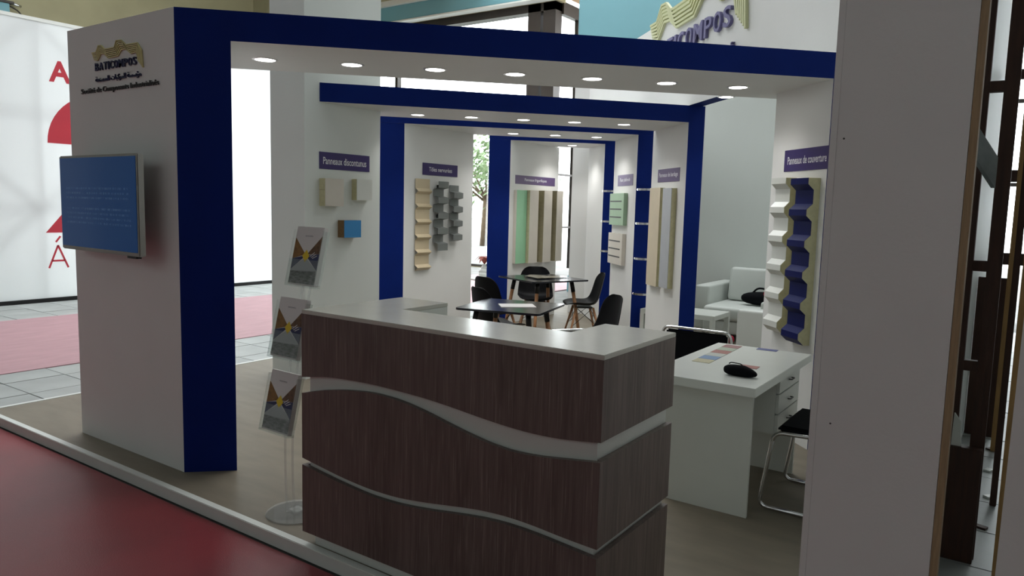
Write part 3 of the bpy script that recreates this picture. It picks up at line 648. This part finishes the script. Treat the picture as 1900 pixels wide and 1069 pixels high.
# ------------------------------------------------------------ desk
dk = thing('office_desk', 'white office desk with hanging drawers behind the counter', 'desk')
MB().prism([(-1.585, 3.535), (-1.01, 3.535), (-1.01, 4.65), (-1.585, 4.65)], .705, .75, LAM, .002).build('desktop', dk)
MB().box(-1.56, -1.09, 3.78, 3.80, 0, .705, LAM, .001).build('end_panel', dk)
MB().box(-1.56, -1.07, 4.62, 4.64, 0, .705, LAM, .001).build('end_panel', dk)
MB().box(-1.575, -1.56, 3.78, 4.64, .30, .705, LAM, .001).build('modesty_panel', dk)
MB().box(-1.555, -1.08, 4.17, 4.60, .36, .704, LAM).build('drawer_case', dk)
for a, b_ in ((.59, .695), (.475, .583), (.365, .468)):
    d = MB().box(-1.08, -1.062, 4.175, 4.595, a, b_, LAM, .002).build('drawer', dk); MB().tube([(-1.062, 4.36, (a + b_) / 2), (-1.045, 4.36, (a + b_) / 2), (-1.045, 4.42, (a + b_) / 2), (-1.062, 4.42, (a + b_) / 2)], .004, GREYL, 6).build('handle', d)
def card(c0, w_, h, ang, m, label, grp=None, z=.7505):
    o = MB().box(-w_ / 2, w_ / 2, -h / 2, h / 2, 0, .0016, m).build('colour_card'); o.location = (*c0, z); o.rotation_euler = (0, 0, ang); tag(o, label, 'card', grp)
cc = [('beige', (.50, .46, .30)), ('sky blue', (.16, .26, .44)), ('pale grey', (.48, .50, .46)), ('brick red', (.34, .13, .11)), ('sage green', (.36, .42, .33)), ('dusty maroon', (.27, .12, .12))]
for i, (n_, c_) in enumerate(cc):
    f_ = i / 5; cx = -1.447 - .020 * f_; cy = 4.015 + .545 * f_
    card((cx, cy), .10, .105, .03, mat('card_' + n_.replace(' ', '_'), c_, .4), f'{n_} colour card in the row along the desk edge', 'row of colour cards on the desk')
card((-1.262, 4.61), .12, .06, .05, mat('card_indigo', (.10, .11, .28), .4), 'indigo colour card lying alone at the far desk edge')
card((-1.195, 4.025), .10, .075, .05, mat('card_rose', (.40, .15, .13), .4), 'rose-red colour card lying alone behind the black case')
def blob(name, parent, m, sx, sy, sz, loc=(0, 0, 0), p=2.6, n=20):
    bm = bmesh.new(); bmesh.ops.create_uvsphere(bm, u_segments=n, v_segments=n // 2 + 2, radius=1)
    for v in bm.verts:
        c = v.co; k = (abs(c.x) ** p + abs(c.y) ** p + abs(c.z) ** p) ** (1 / p); v.co = Vector((c.x / k * sx, c.y / k * sy, c.z / k * sz)) + Vector(loc)
    for f in bm.faces: f.smooth = True
    me = bpy.data.meshes.new(name); bm.to_mesh(me); bm.free(); me.materials.append(m); o = bpy.data.objects.new(name, me); COL.objects.link(o)
    if parent: o.parent = parent
    return o
cs = thing('glasses_case', 'black soft case with a clip lying on the desk', 'case', (-1.160, 3.765, .75), .03)
o = blob('body', cs, BLKF, .085, .032, .028, (0, 0, .028), 3)
for v in o.data.vertices:
    if v.co.x > .02: v.co.z *= 1 - (v.co.x - .02) * 6
MB().tube([(-.06, .0, .058), (-.05, 0, .066), (.0, 0, .064), (.01, 0, .056)], .003, BLKM, 6).build('clip', cs)

# ------------------------------------------------------------ chrome frame chairs
def chrome_chair(label, loc, rz):
    t = thing('visitor_chair', label, 'chair', loc, rz, None)     # faces -y
    w_ = .255
    MB().box(-.235, .235, -.22, .22, .42, .465, BLKF, .018).build('seat', t)
    b_ = MB(); b_.box(-.215, .215, .215, .24, .53, .845, BLKF, .012); b_.build('backrest', t)
    for s_ in (-1, 1):
        MB().tube([(s_ * w_, .22, .60), (s_ * w_, .215, .445), (s_ * w_, -.23, .43), (s_ * w_, -.29, .012), (s_ * w_, .26, .012)], .011, CHR).build('side_frame', t)
    MB().tube([(-w_, .22, .60), (-.235, .235, .862), (.235, .235, .862), (w_, .22, .60)], .011, CHR).build('back_frame', t)
    MB().tube([(-w_, .26, .012), (w_, .26, .012)], .011, CHR).build('cross_bar', t)
    return t
chrome_chair('black chair on a chrome sled frame, seat cut off by the grey tower', (-.795, 4.23, 0), -PI / 2)
chrome_chair('black chair with a chrome-rimmed back standing behind the desk', (-1.79, 5.03, 0), PI).scale = (1, 1, .92)
chrome_chair('black chair whose rounded top just shows over the counter worktop', (-2.32, 4.05, 0), 1.0).scale = (1, 1, .9)

# ------------------------------------------------------------ shell chairs and tables
def shell_chair():
    t = thing('shell_chair', '', 'chair', (0, 0, 0), 0, None)     # faces -y
    prof = [(-.225, .425, .17), (-.20, .44, .205), (-.10, .435, .225), (.0, .425, .23), (.09, .425, .23), (.145, .445, .228), (.178, .50, .225), (.20, .58, .218), (.222, .67, .208), (.24, .75, .185), (.252, .80, .14), (.256, .818, .08)]
    nu = 12; bm = bmesh.new(); rows = []
    for j, (y, z, w_) in enumerate(prof):
        r = []
        for i in range(nu + 1):
            u = -1 + 2 * i / nu; seat = max(0, 1 - j / 6); back = min(1, j / 7)
            r.append(bm.verts.new((u * w_, y - .055 * abs(u) ** 2.2 * back * (1 if j < 10 else .5), z + .045 * abs(u) ** 2.6 * (1 if 1 < j < 7 else .4 if j < 2 else .1))))
        rows.append(r)
    for a, b_ in zip(rows, rows[1:]):
        for i in range(nu): bm.faces.new((a[i], a[i + 1], b_[i + 1], b_[i])).smooth = True
    bmesh.ops.recalc_face_normals(bm, faces=bm.faces); me = bpy.data.meshes.new('seat_shell'); bm.to_mesh(me); bm.free(); me.materials.append(BLK)
    o = bpy.data.objects.new('seat_shell', me); COL.objects.link(o); o.parent = t
    md = o.modifiers.new('s', 'SOLIDIFY'); md.thickness = .008; md = o.modifiers.new('b', 'SUBSURF'); md.levels = 1; md.render_levels = 1
    tops = {}
    for sx in (-1, 1):
        for sy in (-1, 1):
            a = (sx * .115, .0 + sy * .10, .405); b_ = (sx * .205, .0 + sy * .205, .0); tops[(sx, sy)] = (Vector(a), Vector(b_))
            MB().cone(b_, a, .010, .016, OAK, 10).build('leg', t)
    wr = MB(); 
    for k1, k2 in (((-1, -1), (1, -1)), ((-1, 1), (1, 1)), ((-1, -1), (-1, 1)), ((1, -1), (1, 1))):
        a0, b0 = tops[k1]; a1, b1 = tops[k2]
        wr.tube([a0, a0.lerp(a1, .5) + (b0.lerp(b1, .5) - a0.lerp(a1, .5)) * .0 + Vector((0, 0, -.0)), a1], .004, BLKM, 6)
        wr.tube([a0, a1.lerp(b1, .55)], .003, BLKM, 6); wr.tube([a1, a0.lerp(b0, .55)], .003, BLKM, 6)
    wr.build('wire_bracing', t); MB().box(-.12, .12, -.10, .10, .398, .41, BLKM).build('seat_bracket', t)
    return t
c0 = shell_chair(); CH = [((-5.08, 7.885), .60, 'black shell chair behind the far table, facing the camera'),
 ((-4.35, 7.82), -.88, 'black shell chair in profile right of the far table'),
 ((-3.13, 5.82), -.65, 'black shell chair at the near table, right side, back to the aisle'),
 ((-4.17, 5.80), 2.75, 'black shell chair left of the near table'),
 ((-4.80, 6.68), 2.95, 'black shell chair left of the far table, half hidden behind another')]
for i, ((x, y), a, l) in enumerate(CH):
    if i == 0: c0.location = (x, y, 0); c0.rotation_euler = (0, 0, a); c0['label'] = l; c0['group'] = 'black shell chairs round the two tables'
    else: dup(c0, (x, y, 0), a, l)
def rrect(h, r, n=6):
    pts = []
    for cx, cy, a0 in ((h - r, h - r, 0), (-h + r, h - r, PI / 2), (-h + r, -h + r, PI), (h - r, -h + r, 1.5 * PI)):
        for k in range(n + 1): a = a0 + PI / 2 * k / n; pts.append((cx + r * math.cos(a), cy + r * math.sin(a)))
    return pts
def table():
    t = thing('square_table', '', 'table', (0, 0, 0), 0, None)
    MB().prism(rrect(.40, .04), .72, .738, BLKT, .003).build('tabletop', t); fr = MB()
    for k in range(4):
        a = [(-.24, -.24), (.24, -.24), (.24, .24), (-.24, .24)]; p, q = a[k], a[(k + 1) % 4]; fr.tube([(*p, .712), (*q, .712)], .009, BLKM, 8)
    fr.build('under_frame', t)
    for sx in (-1, 1):
        for sy in (-1, 1):
            l = MB().cone((sx * .335, sy * .335, 0), (sx * .262, sy * .262, .60), .017, .022, OAK, 12).build('leg', t)
            MB().cone((sx * .264, sy * .264, .585), (sx * .245, sy * .245, .72), .025, .025, BLKM, 12).build('leg_socket', l)
    return t
t1 = table(); t1.location = (-3.60, 5.22, 0); t1.rotation_euler = (0, 0, .25); t1.scale = (.93, .93, 1); t1['label'] = 'nearer square black table with a white sheet on it'
t2 = dup(t1, (-4.77, 7.56, 0), -.40, 'farther square black table with magazines, by the blue leg'); t2.scale = (1, 1, 1)
t1['group'] = t2['group'] = 'square black tables with beech legs'
o = MB().box(-.15, .15, -.105, .105, 0, .004, PAP).build('paper_sheet'); o.location = (-3.56, 5.24, .7385); o.rotation_euler = (0, 0, .75); tag(o, 'white printed sheet lying on the nearer black table', 'paper')
MAG = mat('magazine_cover', (.30, .28, .22), .25, noise=.7, nscale=14, col2=(.05, .05, .04))
for i, (dx, dy, a) in enumerate(((-.13, .02, .3), (.12, .06, -.4), (.02, -.14, 1.1))):
    o = MB().box(-.105, .105, -.148, .148, 0, .006, MAG, .001).build('magazine'); o.location = (-4.80 + dx, 7.62 + dy, .7385 + .006 * i); o.rotation_euler = (0, 0, a)
    tag(o, ('bottom magazine on the farther black table', 'magazine lying to the right on the farther black table', 'topmost magazine at the front of the farther black table')[i], 'magazine', 'magazines on the far table')

# ------------------------------------------------------------ lounge
def rounded(x0, x1, y0, y1, z0, z1, m, bev, name, parent):
    o = MB().box(x0, x1, y0, y1, z0, z1, m).build(name, parent); md = o.modifiers.new('b', 'BEVEL'); md.width = bev; md.segments = 4
    for p in o.data.polygons: p.use_smooth = True
    return o
sf = thing('white_sofa', 'white leather sofa against the back wall with a leaning cushion', 'sofa', (0, 0, 0))
rounded(-3.46, -3.27, 9.15, 10.2, .09, .65, LEA, .03, 'arm', sf); rounded(-1.70, -1.50, 9.15, 10.2, .09, .65, LEA, .03, 'arm', sf)
rounded(-3.27, -1.70, 8.95, 10.2, .09, .25, LEA, .02, 'base', sf); rounded(-3.26, -1.71, 8.90, 9.9, .255, .43, LEA, .05, 'seat_cushion', sf)
rounded(-3.27, -1.70, 9.85, 10.22, .25, .68, LEA, .04, 'back', sf)
cu = rounded(-3.12, -2.36, -.08, .08, 0, .44, LEA, .05, 'back_cushion', sf); cu.location = (-.08, 9.68, .43); cu.rotation_euler = (math.radians(-12), 0, 0)
for x in (-3.36, -1.6): MB().cone((x, 9.25, 0), (x, 9.25, .09), .02, .02, BLKM).build('foot', sf)
ac = thing('white_armchair', 'white leather armchair seen from its side, in front of the sofa', 'armchair', (0, 0, 0))
rounded(-2.28, -1.60, 7.18, 7.38, .05, .645, LEA, .03, 'arm', ac); rounded(-2.28, -1.60, 7.94, 8.14, .05, .645, LEA, .03, 'arm', ac)
rounded(-2.25, -1.68, 7.38, 7.94, .05, .28, LEA, .02, 'base', ac); rounded(-2.27, -1.76, 7.39, 7.93, .285, .43, LEA, .04, 'seat_cushion', ac); rounded(-1.78, -1.58, 7.18, 8.14, .05, .74, LEA, .04, 'back', ac)
tb = thing('coffee_table', 'low white coffee table in front of the sofa', 'table', (-3.26, 8.33, 0))
MB().box(-.45, .45, -.27, .27, .365, .42, LAM, .003).build('tabletop', tb)
for sx in (-1, 1):
    for sy in (-1, 1): MB().box(sx * .425 - .025, sx * .425 + .025, sy * .245 - .025, sy * .245 + .025, 0, .365, LAM).build('leg', tb)
MB().box(-.40, .40, -.22, .22, .12, .145, LAM).build('lower_shelf', tb)
bgm = mat('red_fabric', (.45, .01, .04), .6)
bag = thing('handbag', 'black and red bag lying on the white sofa', 'bag', (-2.62, 9.35, .435), .1)
blob('body', bag, BLKF, .30, .12, .085, (0, 0, .085), 2.4); blob('red_lining', bag, bgm, .12, .08, .11, (.10, -.06, .14), 2.3); blob('flap', bag, BLKF, .10, .09, .17, (.30, .03, .20), 2.2)
MB().tube([(-.2, 0, .1), (-.1, -.02, .22), (.1, -.02, .2), (.2, 0, .12)], .012, BLKF, 8).build('strap', bag)
o = blob('red_ball', None, bgm, .04, .04, .05, (0, 0, 0), 2); o.location = (-2.86, 8.84, .05); tag(o, 'small red round object on the floor before the sofa', 'ball')

# ------------------------------------------------------------ plant on a white stand in the gap
ps = thing('plant_stand', 'small white side table under the vase by the windows', 'table', (-7.30, 9.8, -.063))
MB().cone((0, 0, .43), (0, 0, .46), .25, .25, LAM, 32).build('tabletop', ps); MB().cone((0, 0, .02), (0, 0, .43), .03, .03, LAM).build('stem', ps); MB().cone((0, 0, 0), (0, 0, .02), .2, .2, LAM, 32).build('base', ps)
vs = thing('flower_vase', 'white vase with a red-leafed plant standing in the window gap', 'plant', (-7.33, 9.8, .398))
v = MB(); pr = [(.04, 0), (.09, .03), (.10, .09), (.06, .16), (.035, .20), (.045, .23)]
for (r0, z0), (r1, z1) in zip(pr, pr[1:]): v.cone((0, 0, z0), (0, 0, z1), r0, r1, LAM, 20)
v.build('vase', vs)
for k in range(9):
    a = 2 * PI * k / 9; d = Vector((math.cos(a), math.sin(a), 0)); n = Vector((-d.y, d.x, 0)); b_ = MB(); L = random.uniform(.13, .22)
    p0 = Vector((0, 0, .22)); p1 = p0 + d * L * .5 + Vector((0, 0, .13)); p2 = p0 + d * L + Vector((0, 0, random.uniform(.02, .12)))
    b_.quad([p0 - n * .008, p1 - n * .03, p1 + n * .03, p0 + n * .008], LEAFR); b_.quad([p1 - n * .03, p2, p1 + n * .03], LEAFR); b_.build('leaf', vs)
MB().tube([(.06, 0, .2), (.10, 0, .35), (.14, .02, .62)], .016, BARK, 8).build('stalk', vs)

# ------------------------------------------------------------ service gap at the right
struct(MB().box(-.33, -.29, 2.95, 11, -.06, 3.6, WT).build('wall_service_back'))
def post(x0, x1, y, m, label, z1=3.6, name='timber_post', dy=.05, z0=-.062, grp=None):
    o = MB().box(x0, x1, y, y + dy, z0, z1, m, .003).build(name); tag(o, label, 'post', grp); return o
ff = thing('timber_ladder', 'dark brown ladder-like timber frame in the narrow service gap', 'frame')
MB().box(-.262, -.206, 4.13, 4.19, -.062, 3.7, TIMB, .002).build('upright', ff)
MB().box(-.150, -.090, 4.13, 4.19, -.062, 4.0, TIMB, .002).build('upright', ff)
for z in (2.17, 1.82, 1.34, .86): MB().box(-.207, -.149, 4.14, 4.18, z, z + .05, TIMB, .002).build('rung', ff)
MB().box(-.285, -.095, 4.07, 4.12, -.062, .50, TIMB, .002).build('kick_board', ff)
gb = MB().ext([(-.24, 3.40, 1.87), (-.225, 3.40, 1.87), (-.225, 3.40, 1.99), (-.24, 3.40, 1.99)], (.10, .12, -.16), GREYC).build('steel_channel'); tag(gb, 'mottled grey steel channel lying slanted across the timber frame', 'channel')
o = MB().ext([(-.225, 4.085, .50), (-.185, 4.085, .50), (-.195, 4.085, .62), (-.222, 4.085, .66)], (.004, .004, 0), LAM).build('board_offcut'); tag(o, 'pointed white board offcut standing on the dark kick board', 'board')
post(-.10, -.06, 6.2, TIMT, 'tan timber post behind the dark frame in the service gap', 4.2)
post(-.058, -.025, 5.0, TIMB, 'thin dark post right of the dark frame in the service gap', 4.2)
post(-.01, .03, 3.6, TIMT, 'mustard-tan timber post against the far right panel', 4.2)
fr2 = thing('timber_ladder', 'far dark timber frame with boards at the end of the service gap', 'frame')
MB().box(-.285, -.10, 6.6, 6.65, -.062, 1.15, TIMB, .002).build('kick_board', fr2); MB().box(-.2, .2, 7.6, 7.65, 1.9, 2.0, TIMB).build('rung', fr2); MB().box(-.2, .2, 7.6, 7.65, 2.75, 2.83, TIMB).build('rung', fr2); MB().box(-.2, .2, 7.6, 7.65, 1.2, 1.3, TIMB).build('rung', fr2)
rp = thing('neighbour_panel', 'plain grey panel of the next stand at the right edge', 'wall panel')
MB().ext([(-.004, 2.25, -.07), (.9, 2.25, -.07), (.9, 2.25, 4.0), (.028, 2.25, 4.0)], (0, .02, 0), W).build('front_panel', rp)
MB().box(.06, .9, 2.272, 2.36, -.07, 4.0, W).build('core', rp)
for i in range(6):
    o = MB().box(-.03, .03, -.02, .02, 0, .012, random.choice((LAM, TIMB, TIMT))).build('wood_scrap'); o.location = (-.06 + random.uniform(-.06, .05), 4.6 + i * .55, -.062); o.rotation_euler = (0, 0, random.uniform(0, 3))
    tag(o, f'{("nearest", "second", "third", "fourth", "fifth", "farthest")[i]} small wood scrap on the service gap floor', 'scrap', 'scraps littering the service gap')
